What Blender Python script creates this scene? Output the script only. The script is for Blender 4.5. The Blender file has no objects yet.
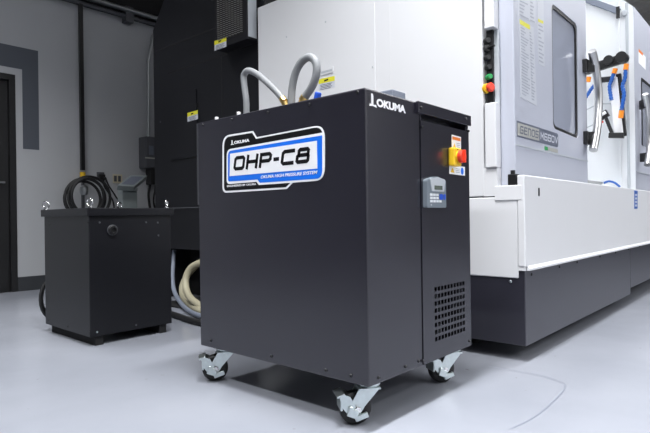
import bpy, bmesh, math, random
from mathutils import Vector, Matrix
random.seed(4)
C = bpy.context.scene.collection
S = bpy.context.scene
V = Vector

# ------------------------------------------------------------------ camera
F, YAW, ROLL, EYE = 532.3, 0.845, -0.0129, 0.75
FWD = V((math.sin(YAW), math.cos(YAW), 0)); R0 = V((math.cos(YAW), -math.sin(YAW), 0)); U0 = V((0, 0, 1))
RIGHT = math.cos(ROLL)*R0 + math.sin(ROLL)*U0
UP = math.cos(ROLL)*U0 - math.sin(ROLL)*R0
CAM = V((0, 0, EYE))
cd = bpy.data.cameras.new('camera'); cam = bpy.data.objects.new('camera', cd); C.objects.link(cam)
cd.sensor_width = 36; cd.lens = F/650*36; cd.clip_start = .05; cd.clip_end = 100
cam.matrix_world = Matrix.Translation(CAM) @ Matrix((RIGHT, UP, -FWD)).transposed().to_4x4()
S.camera = cam

# ------------------------------------------------------------------ light
w = bpy.data.worlds.new('world'); S.world = w; w.use_nodes = True
w.node_tree.nodes['Background'].inputs[0].default_value = (.88, .92, 1, 1)
w.node_tree.nodes['Background'].inputs[1].default_value = .05
def area(name, loc, sx, sy, watt, spread=150, rot=(0, 0, 0), col=(.97, .98, 1)):
    l = bpy.data.lights.new(name, 'AREA'); l.shape = 'RECTANGLE'; l.size = sx; l.size_y = sy; l.energy = watt; l.color = col
    l.spread = math.radians(spread)
    o = bpy.data.objects.new(name, l); C.objects.link(o); o.location = loc; o.rotation_euler = rot
    return o
area('ceiling_strip_light_aisle', (2.4, -3.0, 4.15), 6.0, .30, 95)
area('ceiling_strip_light_machine', (5.0, .75, 4.15), 4.5, .22, 88, 130)
area('added_strip_light_wall', (5.0, -4.5, 4.15), 8.0, .30, 190)  # added unseen lamp, brightens the front wall and the faces turned to it
area('ceiling_strip_light_front', (-.9, .3, 4.15), .30, 4.0, 135, 155)
area('ceiling_strip_light_middle', (1.25, 1.0, 4.15), 1.3, .22, 92, 110)
area('ceiling_strip_light_right', (8.0, -.6, 4.15), 5.0, .30, 80)
area('added_strip_light_back', (.4, 4.3, 4.15), 3.0, .30, 62, 100)  # added unseen lamp, lifts the dark left part of the back wall
area('ceiling_strip_light_far', (12.4, 2.1, 4.15), 1.6, .20, 60)
S.view_settings.view_transform = 'Standard'; S.view_settings.look = 'None'
S.view_settings.exposure = 0.17; S.view_settings.gamma = 1; S.view_settings.use_curve_mapping = False

# ------------------------------------------------------------------ helpers
def ray(px, py): return FWD + (px-325)/F*RIGHT + (216.5-py)/F*UP
def onX(X, px, py): d = ray(px, py); return CAM + d*(X/d.x)
def onY(Y, px, py): d = ray(px, py); return CAM + d*(Y/d.y)
def onZ(Z, px, py): d = ray(px, py); return CAM + d*((Z-EYE)/d.z)

def mat(name, col, rough=.5, metal=0, bump=0, bscale=300, vary=0, vscale=6, emit=0, spec=.5, coat=0):
    m = bpy.data.materials.new(name); m.use_nodes = True
    nt = m.node_tree; b = nt.nodes['Principled BSDF']
    b.inputs['Base Color'].default_value = (*col, 1); b.inputs['Roughness'].default_value = rough
    b.inputs['Metallic'].default_value = metal; b.inputs['Specular IOR Level'].default_value = spec
    b.inputs['Coat Weight'].default_value = coat
    if emit:
        b.inputs['Emission Color'].default_value = (*col, 1); b.inputs['Emission Strength'].default_value = emit
    tc = nt.nodes.new('ShaderNodeTexCoord')
    if bump:
        n = nt.nodes.new('ShaderNodeTexNoise'); n.inputs['Scale'].default_value = bscale
        bp = nt.nodes.new('ShaderNodeBump'); bp.inputs['Strength'].default_value = bump; bp.inputs['Distance'].default_value = .002
        nt.links.new(tc.outputs['Object'], n.inputs['Vector']); nt.links.new(n.outputs['Fac'], bp.inputs['Height'])
        nt.links.new(bp.outputs[0], b.inputs['Normal'])
    if vary:
        n = nt.nodes.new('ShaderNodeTexNoise'); n.inputs['Scale'].default_value = vscale; n.inputs['Detail'].default_value = 5
        r = nt.nodes.new('ShaderNodeValToRGB')
        r.color_ramp.elements[0].color = (*[c*(1-vary) for c in col], 1); r.color_ramp.elements[1].color = (*[min(1, c*(1+vary)) for c in col], 1)
        nt.links.new(tc.outputs['Object'], n.inputs['Vector']); nt.links.new(n.outputs['Fac'], r.inputs[0]); nt.links.new(r.outputs[0], b.inputs['Base Color'])
    return m
M = dict(
 dark=mat('charcoal_powder_coat', (.016, .0153, .0230), .23, bump=.03, bscale=500, vary=.05, spec=.85),
 darkskirt=mat('charcoal_skirt_paint', (.026, .0255, .036), .28, bump=.03, bscale=400, spec=.9),
 cabinet=mat('black_cabinet_paint', (.008, .0083, .0108), .42, bump=.05, bscale=400, spec=.35),
 trafo=mat('black_enclosure_paint', (.007, .0073, .0095), .36, bump=.05, bscale=400, vary=.06, spec=.3),
 black=mat('black_plastic', (.008, .008, .009), .4),
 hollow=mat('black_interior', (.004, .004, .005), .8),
 rubber=mat('black_rubber', (.010, .010, .011), .55, bump=.1),
 white=mat('white_machine_paint', (.70, .705, .72), .32, bump=.03, bscale=300, vary=.01),
 inner=mat('white_interior_paint', (.76, .78, .80), .35),
 grey=mat('lavender_grey_door_paint', (.47, .49, .56), .33, bump=.03),
 steel=mat('brushed_steel', (.50, .50, .50), .28, 1, bump=.05, bscale=150),
 zinc=mat('zinc_plate', (.62, .68, .68), .30, 1, vary=.12, vscale=60),
 chrome=mat('bright_chrome', (.85, .85, .86), .12, 1),
 brass=mat('brass', (.72, .52, .20), .3, 1),
 conduit=mat('grey_flexible_conduit', (.22, .23, .24), .5, bump=.3, bscale=120),
 beige=mat('beige_rubber_hose', (.40, .37, .26), .5),
 bluegrey=mat('blue_grey_hose', (.19, .215, .27), .5),
 blue=mat('blue_plastic', (.01, .08, .55), .4),
 label=mat('white_sticker', (.88, .885, .90), .4),
 labelgrey=mat('pale_grey_sticker', (.58, .60, .66), .4),
 ink=mat('black_print', (.006, .006, .007), .5, spec=.2),
 inkgrey=mat('grey_print', (.30, .32, .38), .5),
 plateblue=mat('bright_blue_print', (.005, .16, .80), .4),
 yellow=mat('yellow_plastic', (.80, .50, .02), .38),
 stickeryellow=mat('yellow_print', (.72, .68, .04), .4),
 orange=mat('orange_print', (.85, .22, .02), .4),
 red=mat('red_plastic', (.75, .05, .02), .35),
 green=mat('green_plastic', (.02, .30, .08), .35),
 keypad=mat('slate_grey_plastic', (.17, .20, .23), .4),
 silver=mat('silver_grey_plastic', (.46, .49, .52), .4),
 lcd=mat('olive_display', (.10, .12, .10), .25),
 key=mat('white_key', (.75, .77, .80), .4),
 printpale=mat('pale_print', (.36, .38, .44), .5),
 labelpale=mat('translucent_sticker', (.54, .56, .61), .35),
 dull=mat('dull_silver_sticker', (.40, .40, .37), .4),
 slate=mat('slate_nameplate', (.13, .145, .19), .35),
 band=mat('slate_grey_wall_paint', (.085, .095, .115), .6),
 darkdoor=mat('black_door_paint', (.012, .012, .013), .4),
 base=mat('dark_grey_baseboard', (.035, .038, .043), .45),
 cream=mat('cream_plastic', (.55, .50, .36), .4),
 meter=mat('grey_green_plastic', (.22, .25, .25), .35),
 boxgrey=mat('dark_grey_box', (.075, .078, .088), .4),
 galv=mat('galvanised_pipe', (.40, .42, .43), .35, 1),
 mesh=mat('silver_filter_mesh', (.34, .34, .33), .35, .8),
 bluepaint=mat('blue_nozzle_plastic', (.01, .10, .42), .35),
 orangepl=mat('orange_nozzle_plastic', (.90, .28, .02), .35),
 ceil=mat('grey_roof_deck', (.55, .53, .50), .6),
 plenum=mat('dark_plenum_black', (.006, .006, .007), .8),
 lamp=mat('lamp_diffuser', (1, 1, 1), .4, emit=2),
)
# painted wall
def wall_mat():
    m = mat('off_white_wall_paint', (.45, .46, .475), .6, bump=.05, bscale=80, vary=.03, vscale=1.5); return m
M['wall'] = wall_mat()
M['innerwall'] = mat('white_hall_wall_paint', (.80, .80, .81), .6)
def glass():
    m = bpy.data.materials.new('smoked_window_glass'); m.use_nodes = True; b = m.node_tree.nodes['Principled BSDF']
    b.inputs['Base Color'].default_value = (.45, .48, .57, 1); b.inputs['Roughness'].default_value = .06
    b.inputs['Transmission Weight'].default_value = .35; b.inputs['IOR'].default_value = 1.45
    return m
M['glass'] = glass()
def floor_mat():
    m = bpy.data.materials.new('grey_epoxy_floor'); m.use_nodes = True; nt = m.node_tree; b = nt.nodes['Principled BSDF']
    tc = nt.nodes.new('ShaderNodeTexCoord')
    n = nt.nodes.new('ShaderNodeTexNoise'); n.inputs['Scale'].default_value = 1.3; n.inputs['Detail'].default_value = 6
    r = nt.nodes.new('ShaderNodeValToRGB')
    r.color_ramp.elements[0].position = .3; r.color_ramp.elements[1].position = .7
    r.color_ramp.elements[0].color = (.240, .254, .290, 1); r.color_ramp.elements[1].color = (.285, .299, .336, 1)
    nt.links.new(tc.outputs['Object'], n.inputs['Vector']); nt.links.new(n.outputs['Fac'], r.inputs[0])
    # scattered scuff specks
    v = nt.nodes.new('ShaderNodeTexNoise'); v.inputs['Scale'].default_value = 22; v.inputs['Detail'].default_value = 3
    r2 = nt.nodes.new('ShaderNodeValToRGB'); r2.color_ramp.elements[0].position = .715; r2.color_ramp.elements[1].position = .76
    mx = nt.nodes.new('ShaderNodeMix'); mx.data_type = 'RGBA'
    nt.links.new(tc.outputs['Object'], v.inputs['Vector']); nt.links.new(v.outputs['Fac'], r2.inputs[0])
    nt.links.new(r2.outputs[0], mx.inputs[0]); nt.links.new(r.outputs[0], mx.inputs[6]); mx.inputs[7].default_value = (.20, .20, .23, 1)
    nt.links.new(mx.outputs[2], b.inputs['Base Color'])
    rr = nt.nodes.new('ShaderNodeMapRange'); rr.inputs[3].default_value = .16; rr.inputs[4].default_value = .30
    nt.links.new(n.outputs['Fac'], rr.inputs[0]); nt.links.new(rr.outputs[0], b.inputs['Roughness'])
    b.inputs['Specular IOR Level'].default_value = .32
    n3 = nt.nodes.new('ShaderNodeTexNoise'); n3.inputs['Scale'].default_value = 7
    bp = nt.nodes.new('ShaderNodeBump'); bp.inputs['Strength'].default_value = .04; bp.inputs['Distance'].default_value = .02
    nt.links.new(tc.outputs['Object'], n3.inputs['Vector']); nt.links.new(n3.outputs['Fac'], bp.inputs['Height']); nt.links.new(bp.outputs[0], b.inputs['Normal'])
    return m
M['floor'] = floor_mat()

ORG = {}                                                            # world origin of every object
def tag(o, label=None, cat=None, group=None, kind=None):
    if label: o['label'] = label
    if cat: o['category'] = cat
    if group: o['group'] = group
    if kind: o['kind'] = kind
    return o
def thing(name, loc, label, cat, group=None):
    o = bpy.data.objects.new(name, None); C.objects.link(o); o.location = loc; o.empty_display_size = .1; ORG[o.name] = V(loc)
    return tag(o, label, cat, group)

class MB:
    """collects shapes in world coordinates; build() links them as one mesh object"""
    def __init__(s): s.bm = bmesh.new()
    def faces(s, pts, fs, smooth=False):
        vs = [s.bm.verts.new(p) for p in pts]
        for f in fs:
            q = s.bm.faces.new([vs[i] for i in f]); q.smooth = smooth
        return vs
    def box(s, a, b, bev=0, seg=2):
        t = bmesh.new()
        x0, y0, z0 = [min(a[i], b[i]) for i in range(3)]; x1, y1, z1 = [max(a[i], b[i]) for i in range(3)]
        v = [t.verts.new(p) for p in ((x0,y0,z0),(x1,y0,z0),(x1,y1,z0),(x0,y1,z0),(x0,y0,z1),(x1,y0,z1),(x1,y1,z1),(x0,y1,z1))]
        for f in ((0,3,2,1),(4,5,6,7),(0,1,5,4),(1,2,6,5),(2,3,7,6),(3,0,4,7)): t.faces.new([v[i] for i in f])
        if bev: bmesh.ops.bevel(t, geom=t.edges[:], offset=bev, segments=seg, affect='EDGES', profile=.5)
        return s.merge(t)
    def merge(s, t, mtx=None):
        if mtx is not None: bmesh.ops.transform(t, matrix=mtx, verts=t.verts)
        me = bpy.data.meshes.new('tmp'); t.to_mesh(me); t.free(); s.bm.from_mesh(me); bpy.data.meshes.remove(me); return s
    def obox(s, c, ax, ay, az, bev=0):
        """oriented box: centre and three half-extent vectors"""
        t = bmesh.new(); c, ax, ay, az = V(c), V(ax), V(ay), V(az)
        v = [t.verts.new(c+i*ax+j*ay+k*az) for k in (-1, 1) for i, j in ((-1,-1),(1,-1),(1,1),(-1,1))]
        for f in ((0,3,2,1),(4,5,6,7),(0,1,5,4),(1,2,6,5),(2,3,7,6),(3,0,4,7)): t.faces.new([v[i] for i in f])
        bmesh.ops.recalc_face_normals(t, faces=t.faces[:])
        if bev: bmesh.ops.bevel(t, geom=t.edges[:], offset=bev, segments=2, affect='EDGES', profile=.5)
        return s.merge(t)
    def bar(s, p, q, wx, wz, bev=0):
        """rectangular bar from p to q"""
        p, q = V(p), V(q); d = q-p; u = d.cross(V((0, 0, 1)))
        if u.length < 1e-5: u = V((1, 0, 0))
        u.normalize(); n = u.cross(d).normalized()
        return s.obox((p+q)/2, d/2, u*wx/2, n*wz/2, bev)
    def tube(s, pts, r, n=12, closed=False, cap=True):
        pts = [V(p) for p in pts]; N = len(pts); rings = []; up = None
        for i, p in enumerate(pts):
            d = ((pts[(i+1) % N]-pts[i-1]) if closed else (pts[min(i+1, N-1)]-pts[max(i-1, 0)])).normalized()
            if up is None: up = d.orthogonal().normalized()
            up = (up-d*up.dot(d)).normalized(); side = d.cross(up); rr = r[i] if isinstance(r, (list, tuple)) else r
            rings.append([s.bm.verts.new(p+rr*(math.cos(2*math.pi*k/n)*up+math.sin(2*math.pi*k/n)*side)) for k in range(n)])
        for i in range(N if closed else N-1):
            a, b = rings[i], rings[(i+1) % N]
            for k in range(n):
                f = s.bm.faces.new((a[k], a[(k+1) % n], b[(k+1) % n], b[k])); f.smooth = True
        if cap and not closed: s.bm.faces.new(rings[0][::-1]); s.bm.faces.new(rings[-1])
        return s
    def cyl(s, p, q, r, n=20): return s.tube([p, q], r, n)
    def lathe(s, c, axis, prof, n=24):
        """profile of (distance along axis, radius)"""
        a = V(axis).normalized(); u = a.orthogonal().normalized(); v = a.cross(u); c = V(c); rings = []
        for h, r in prof: rings.append([s.bm.verts.new(c+a*h+r*(math.cos(2*math.pi*k/n)*u+math.sin(2*math.pi*k/n)*v)) for k in range(n)])
        for a_, b_ in zip(rings, rings[1:]):
            for k in range(n): s.bm.faces.new((a_[k], a_[(k+1) % n], b_[(k+1) % n], b_[k]))
        s.bm.faces.new(rings[0][::-1]); s.bm.faces.new(rings[-1]); return s
    def prism(s, pts, depth):
        """polygon (3-D points) thickened by the vector depth"""
        pts = [V(p) for p in pts]; depth = V(depth); n = len(pts)
        a = [s.bm.verts.new(p) for p in pts]; b = [s.bm.verts.new(p+depth) for p in pts]
        s.bm.faces.new(a); s.bm.faces.new(b[::-1])
        for i in range(n): s.bm.faces.new((a[i], b[i], b[(i+1) % n], a[(i+1) % n]))
        return s
    def build(s, name, m, parent=None, label=None, kind=None, recalc=True, hard=40):
        if recalc: bmesh.ops.recalc_face_normals(s.bm, faces=s.bm.faces[:])
        for e in s.bm.edges:
            if len(e.link_faces) == 2 and e.calc_face_angle(0) > math.radians(hard): e.smooth = False
        co = [v.co for v in s.bm.verts]
        lo = V([min(c[i] for c in co) for i in range(3)]); hi = V([max(c[i] for c in co) for i in range(3)])
        org = V(((lo.x+hi.x)/2, (lo.y+hi.y)/2, lo.z)); 
        bmesh.ops.translate(s.bm, verts=s.bm.verts, vec=-org)
        me = bpy.data.meshes.new(name); s.bm.to_mesh(me); s.bm.free(); me.materials.append(m)
        o = bpy.data.objects.new(name, me); C.objects.link(o); ORG[o.name] = org
        if parent: o.parent = parent; o.location = org-ORG[parent.name]
        else: o.location = org
        return tag(o, label, kind=kind)

def spline(pts, n=10, closed=False):
    """Catmull-Rom through points"""
    P = [V(p) for p in pts]; out = []; N = len(P)
    for i in range(N if closed else N-1):
        g = (lambda k: P[k % N]) if closed else (lambda k: P[max(0, min(N-1, k))])
        a, b, c, d = g(i-1), g(i), g(i+1), g(i+2)
        for k in range(n):
            t = k/n; out.append(.5*((2*b)+(c-a)*t+(2*a-5*b+4*c-d)*t*t+(3*b-a-3*c+d)*t**3))
    if not closed: out.append(P[-1])
    return out
def rounded(pts, rad):
    """2-D polygon with corner radii"""
    out = []; n = len(pts)
    for i, p in enumerate(pts):
        r = rad[i] if isinstance(rad, (list, tuple)) else rad
        p = V(p); a = V(pts[i-1]); b = V(pts[(i+1) % n])
        if r <= 0: out.append(p); continue
        da = (a-p).normalized(); db = (b-p).normalized()
        ang = da.angle(db); d = min(r/math.tan(ang/2), .48*(a-p).length, .48*(b-p).length)
        s, e = p+da*d, p+db*d
        for k in range(7):
            t = k/6; out.append((1-t)**2*s+2*t*(1-t)*p+t*t*e)
    return out
# local frames of the two visible face directions: u to the right, v up, n towards the viewer
FX = (V((0, -1, 0)), V((0, 0, 1)), V((-1, 0, 0)))
FY = (V((1, 0, 0)), V((0, 0, 1)), V((0, -1, 0)))
class Face:
    def __init__(s, axis, d): s.axis = axis; s.d = d; s.u, s.v, s.n = FX if axis == 'X' else FY
    def p(s, px, py):                                              # pixel -> (u, v) on the plane
        q = onX(s.d, px, py) if s.axis == 'X' else onY(s.d, px, py)
        return V((q.dot(s.u), q.z))
    def w(s, uv, out=0):
        base = V((s.d, 0, 0)) if s.axis == 'X' else V((0, s.d, 0))
        return base+uv[0]*s.u+uv[1]*s.v+s.n*out
    def plate(s, mb, uvs, lo, hi): return mb.prism([s.w(q, lo) for q in uvs], s.n*(hi-lo))
    def rect(s, mb, px0, py0, px1, py1, lo, hi, rad=0):
        a = s.p(px0, py0); b = s.p(px1, py1)
        q = [V((a.x, a.y)), V((b.x, a.y)), V((b.x, b.y)), V((a.x, b.y))]
        return s.plate(mb, rounded(q, rad) if rad else q, lo, hi)
def quad(f, mb, pts, lo, hi, rad=0):
    q = [f.p(*p) for p in pts]; return f.plate(mb, rounded(q, rad) if rad else q, lo, hi)

def text(f, s, uv, width, height, out, m, parent, name='lettering', shear=0, bold=0, thick=.0006):
    cu = bpy.data.curves.new('t', 'FONT'); cu.body = s; cu.shear = shear; cu.offset = bold; cu.extrude = 0
    o = bpy.data.objects.new('t', cu); C.objects.link(o); dg = bpy.context.evaluated_depsgraph_get(); dg.update()
    me = bpy.data.meshes.new_from_object(o.evaluated_get(dg)); bpy.data.objects.remove(o)
    xs = [v.co.x for v in me.vertices]; ys = [v.co.y for v in me.vertices]
    x0, y0 = min(xs), min(ys); sx = width/(max(xs)-x0); sy = height/(max(ys)-y0)
    t = bmesh.new(); t.from_mesh(me); bpy.data.meshes.remove(me)
    r = bmesh.ops.extrude_face_region(t, geom=t.faces[:])
    for v in r['geom']:
        if isinstance(v, bmesh.types.BMVert): v.co.z = 1
    for v in t.verts:
        v.co = f.w((uv[0]+(v.co.x-x0)*sx, uv[1]+(v.co.y-y0)*sy), out+v.co.z*thick)
    mb = MB(); mb.merge(t); return mb.build(name, m, parent)
GLY = {  # square-cut display letters: poly-lines in a unit cell
 'O': [[(0,.14),(0,.86),(.14,1),(.86,1),(1,.86),(1,.14),(.86,0),(.14,0),(0,.14)]],
 'H': [[(0,0),(0,1)],[(1,0),(1,1)],[(0,.5),(1,.5)]],
 'P': [[(0,0),(0,1)],[(0,1),(.86,1),(1,.86),(1,.56),(.86,.42),(0,.42)]],
 '-': [[(.1,.46),(.9,.46)]],
 'C': [[(1,1),(.14,1),(0,.86),(0,.14),(.14,0),(1,0)]],
 '8': [[(.1,.54),(.1,.9),(.2,1),(.85,1),(.95,.9),(.95,.54)],[(0,.1),(0,.44),(.1,.54),(.92,.54),(1,.44),(1,.1),(.9,0),(.1,0),(0,.1)]],
 'G': [[(1,1),(.14,1),(0,.86),(0,.14),(.14,0),(1,0),(1,.5),(.5,.5)]],
 'E': [[(1,1),(.1,1),(0,.9),(0,.1),(.1,0),(1,0)],[(0,.5),(.9,.5)]],
 'N': [[(0,0),(0,1),(.86,1),(1,.86),(1,0)]],
 'S': [[(1,1),(.1,1),(0,.9),(0,.5),(1,.5),(1,.1),(.9,0),(0,0)]],
 'M': [[(0,0),(0,1),(.5,.3),(1,1),(1,0)]],
 '6': [[(1,1),(.1,1),(0,.9),(0,0),(1,0),(1,.52),(0,.52)]],
 '0': [[(0,.1),(0,.9),(.1,1),(.9,1),(1,.9),(1,.1),(.9,0),(.1,0),(0,.1)]],
 'V': [[(0,1),(.5,0),(1,1)]],
}
def strokes(f, s, uv, cellw, h, gap, width, out, m, parent, shear=0, widths={}, name='lettering', thick=.0006):
    mb = MB(); u = uv[0]; hw = width/2
    for ch in s:
        cw = cellw*widths.get(ch, 1)
        for pl in GLY[ch]:
            pts = [V((u+hw+x*(cw-width), uv[1]+hw+y*(h-width))) for x, y in pl]
            pts = [V((p.x+shear*(p.y-uv[1]), p.y)) for p in pts]
            closed = (pts[0]-pts[-1]).length < 1e-6
            if closed: pts = pts[:-1]
            n = len(pts); L = []; Rr = []
            for i, p in enumerate(pts):
                pa = pts[i-1] if (i > 0 or closed) else None; pb = pts[(i+1) % n] if (i < n-1 or closed) else None
                d1 = (p-pa).normalized() if pa is not None else None; d2 = (pb-p).normalized() if pb is not None else None
                if d1 is None: q = p-d2*hw*(.98); nn = V((-d2.y, d2.x)); k = 1
                elif d2 is None: q = p+d1*hw*.98; nn = V((-d1.y, d1.x)); k = 1
                else:
                    n1 = V((-d1.y, d1.x)); n2 = V((-d2.y, d2.x)); nn = (n1+n2).normalized(); k = min(2.0, 1/max(.3, nn.dot(n1))); q = p
                L.append(q+nn*hw*k); Rr.append(q-nn*hw*k)
            for i in range(n if closed else n-1):
                j = (i+1) % n; f.plate(mb, [L[i], L[j], Rr[j], Rr[i]], out, out+thick)
        u += cw+gap
    return mb.build(name, m, parent)
def boolean_cut(o, cutter_mb):
    c = cutter_mb.build('cutter', M['hollow'])
    md = o.modifiers.new('cut', 'BOOLEAN'); md.object = c; md.operation = 'DIFFERENCE'; md.solver = 'EXACT'
    dg = bpy.context.evaluated_depsgraph_get(); dg.update()
    me = bpy.data.meshes.new_from_object(o.evaluated_get(dg)); o.modifiers.clear(); o.data = me
    bpy.data.objects.remove(c)
def screw(f, px, py, out, parent, m='black', r=.007, h=.005, name='bolt'):
    q = f.p(px, py); c = f.w(q, out)
    return MB().lathe(c, f.n, [(0, r), (h*.5, r), (h, r*.7)], 12).build(name, M[m], parent)

# ================================================================== SETTING
MB().box((-6, -6, -.05), (22, 6.17, 0)).build('floor', M['floor'], kind='structure')
WY = 6.17                                                           # inner face of the back wall
fl = Face('Y', WY)
dq = onY(WY, 15, 75); DX = dq.x; DZ = dq.z                            # door opening edge and head
wb = MB(); wb.box((DX, WY, 0), (22, WY+.2, 3.22)); wb.box((DX-1.0, WY, DZ), (DX, WY+.2, 3.22)); wb.box((-6, WY, 0), (DX-1.0, WY+.2, 3.22))
wb.build('wall_back', M['wall'], kind='structure')
MB().box((-6, WY-.02, 3.22), (22, WY+.2, 4.8)).build('dark_plenum_panel', M['plenum'], kind='structure')  # black panel stands in for the dark open space above the wall
d = thing('door_1', (DX-.5, WY+.06, 0), None, None); d['kind'] = 'structure'
MB().box((DX-.99, WY+.05, 0), (DX-.01, WY+.10, DZ-.01), .004).build('door_leaf', M['darkdoor'], d)
fr = MB(); fr.box((DX-.06, WY-.006, 0), (DX, WY+.2, DZ)); fr.box((DX-1, WY-.006, DZ-.06), (DX-.06, WY+.2, DZ)); fr.box((DX-1, WY-.006, 0), (DX-.94, WY+.2, DZ-.06)); fr.build('door_frame', M['darkdoor'], d)
q = onY(WY+.05, 3, 182.5)
MB().cyl((q.x-.05, WY+.02, q.z), (q.x+.01, WY+.02, q.z), .010).cyl((q.x, WY+.02, q.z), (q.x, WY+.052, q.z), .010).build('door_handle', M['steel'], d)
MB().box((DX, WY-.012, 0), (9, WY, .15), .003).build('baseboard_back', M['base'], kind='structure')
bd = MB(); a = fl.p(38, 51); b = fl.p(22, 69.5); e = fl.p(38, 150)
fl.plate(bd, [V((a.x-2.4, a.y)), V((a.x, a.y)), V((a.x, e.y)), V((b.x, e.y)), V((b.x, b.y)), V((a.x-2.4, b.y))], .0005, .002)
bd.build('trim_1', M['band'], kind='structure')
MB().box((-6, -6, 4.8), (22, WY+.2, 4.9)).build('ceiling', M['ceil'], kind='structure')
rb = MB()
for k in range(60): rb.box((-3+k*.42, -6, 4.72), (-3+k*.42+.2, WY-.03, 4.8))
rb.build('trim_2', M['ceil'], kind='structure')
MB().box((-6, -5.7, 0), (22, -5.5, 4.8)).build('wall_front', M['innerwall'], kind='structure')
# ceiling light fixtures over the strip lights
def fixture(x, y, lx, ly, label):
    t = thing('ceiling_light', (x, y, 4.2), label, 'ceiling light', 'strip lights under the ceiling')
    MB().box((x-lx/2, y-ly/2, 4.20), (x+lx/2, y+ly/2, 4.28), .01).build('housing', M['galv'], t)
    MB().box((x-lx/2+.02, y-ly/2+.02, 4.17), (x+lx/2-.02, y+ly/2-.02, 4.20)).build('diffuser', M['lamp'], t)
    rd = MB()
    for s in (-1, 1): rd.cyl((x+s*lx*.4, y+s*ly*.4, 4.27), (x+s*lx*.4, y+s*ly*.4, 4.75), .008, 8)
    rd.build('hanger_rod', M['galv'], t)

# cable tray along the top of the back wall
a = onY(WY-.12, 62, 0); 
t = thing('wall_conduit', (4, WY-.1, 3.1), 'pair of grey conduit pipes running along the top of the back wall', 'pipe')
zc = onY(WY-.1, 100, 8).z
for k, dz in enumerate((0, .075)): MB().cyl((1.2, WY-.08-.02*k, zc+dz), (9, WY-.08-.02*k, zc+dz), .022+.008*k, 12).build('pipe', M['galv'] if k else M['boxgrey'], t)
for px in (128, 30):
    c = onY(WY-.06, px, 14); MB().box((c.x-.05, WY-.11, zc-.07), (c.x+.05, WY, zc+.12), .004).build('bracket', M['boxgrey'], t)

# ================================================================== PRESSURE UNIT
BX0, BX1, BY0, BY1, BZ0, BZ1 = 1.459, 2.224, 1.104, 2.078, .160, 1.1917
unit = thing('high_pressure_coolant_unit', ((BX0+BX1)/2, (BY0+BY1)/2, 0), 'large charcoal metal cabinet on casters lettered OHP-C8', 'coolant unit')
fx = Face('X', BX0); fy = Face('Y', BY0)
sb = fy.p(421, 240).x                                               # seam between bent cover and door
body = MB().box((BX0, BY0, BZ0), (BX1, BY1, BZ1), .006, 3).build('body', M['dark'], unit)
va, vb = fy.p(433.3, 286), fy.p(464.8, 332)
boolean_cut(body, MB().box((va.x-.04, BY0-.05, BZ0+.04), (BX1-.025, BY0+.20, .62)))
boolean_cut(body, MB().box((sb+.012, BY0-.05, BZ1-.068), (BX1-.030, BY0+.05, BZ1-.044)))
boolean_cut(body, MB().box((sb-.0025, BY0-.05, BZ0-.05), (sb+.0025, BY0+.012, BZ1-.03)))
# door with punched vent
dx0, dx1, dz0, dz1 = sb+.004, BX1-.004, BZ0+.003, BZ1-.070
dr = MB(); th = .003; ytop = BY0-th
nx, nz = 10, 8; pw = (vb.x-va.x)/nx; ph = (va.y-vb.y)/nz
xs = [dx0]; zs = [dz0]
for i in range(nx): xs += [va.x+i*pw+pw*.14, va.x+(i+1)*pw-pw*.14]
for j in range(nz): zs += [vb.y+j*ph+ph*.2, vb.y+(j+1)*ph-ph*.2]
xs.append(dx1); zs.append(dz1)
for yy in (ytop, BY0-.0004):
    g = [[dr.bm.verts.new((x, yy, z)) for z in zs] for x in xs]
    for i in range(len(xs)-1):
        for j in range(len(zs)-1):
            if i % 2 == 1 and j % 2 == 1: continue
            dr.bm.faces.new((g[i][j], g[i+1][j], g[i+1][j+1], g[i][j+1]))
    if yy == ytop: g0 = g
    else:
        for i in range(len(xs)-1):
            for j in range(len(zs)-1):
                if i % 2 == 1 and j % 2 == 1:
                    c4 = ((i, j), (i+1, j), (i+1, j+1), (i, j+1))
                    for k in range(4):
                        p, r = c4[k], c4[(k+1) % 4]
                        dr.bm.faces.new((g0[p[0]][p[1]], g0[r[0]][r[1]], g[r[0]][r[1]], g[p[0]][p[1]]))
        X, Z = len(xs)-1, len(zs)-1
        per = [(i, 0) for i in range(X)]+[(X, j) for j in range(Z)]+[(i, Z) for i in range(X, 0, -1)]+[(0, j) for j in range(Z, 0, -1)]
        for k in range(len(per)):
            p, r = per[k], per[(k+1) % len(per)]
            dr.bm.faces.new((g0[p[0]][p[1]], g0[r[0]][r[1]], g[r[0]][r[1]], g[p[0]][p[1]]))
door = dr.build('side_door', M['dark'], unit)
fd = Face('Y', BY0-th)
# things seen through the vent
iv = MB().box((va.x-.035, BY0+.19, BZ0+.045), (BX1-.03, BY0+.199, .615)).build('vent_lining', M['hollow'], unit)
pm = MB(); c = fd.w(fd.p(456, 306)); pm.bar((c.x-.03, BY0+.09, c.z+.06), (c.x+.06, BY0+.11, c.z-.05), .012, .012); pm.bar((c.x-.15, BY0+.12, .26), (c.x-.05, BY0+.12, .25), .02, .015); pm.cyl((c.x-.06, BY0+.1, .2), (c.x-.06, BY0+.1, .42), .025)
pm.bar((c.x+.02, BY0+.1, c.z-.14), (c.x+.05, BY0+.1, c.z-.10), .014, .01)
pm.build('internal_pipework', M['galv'], unit)
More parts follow.
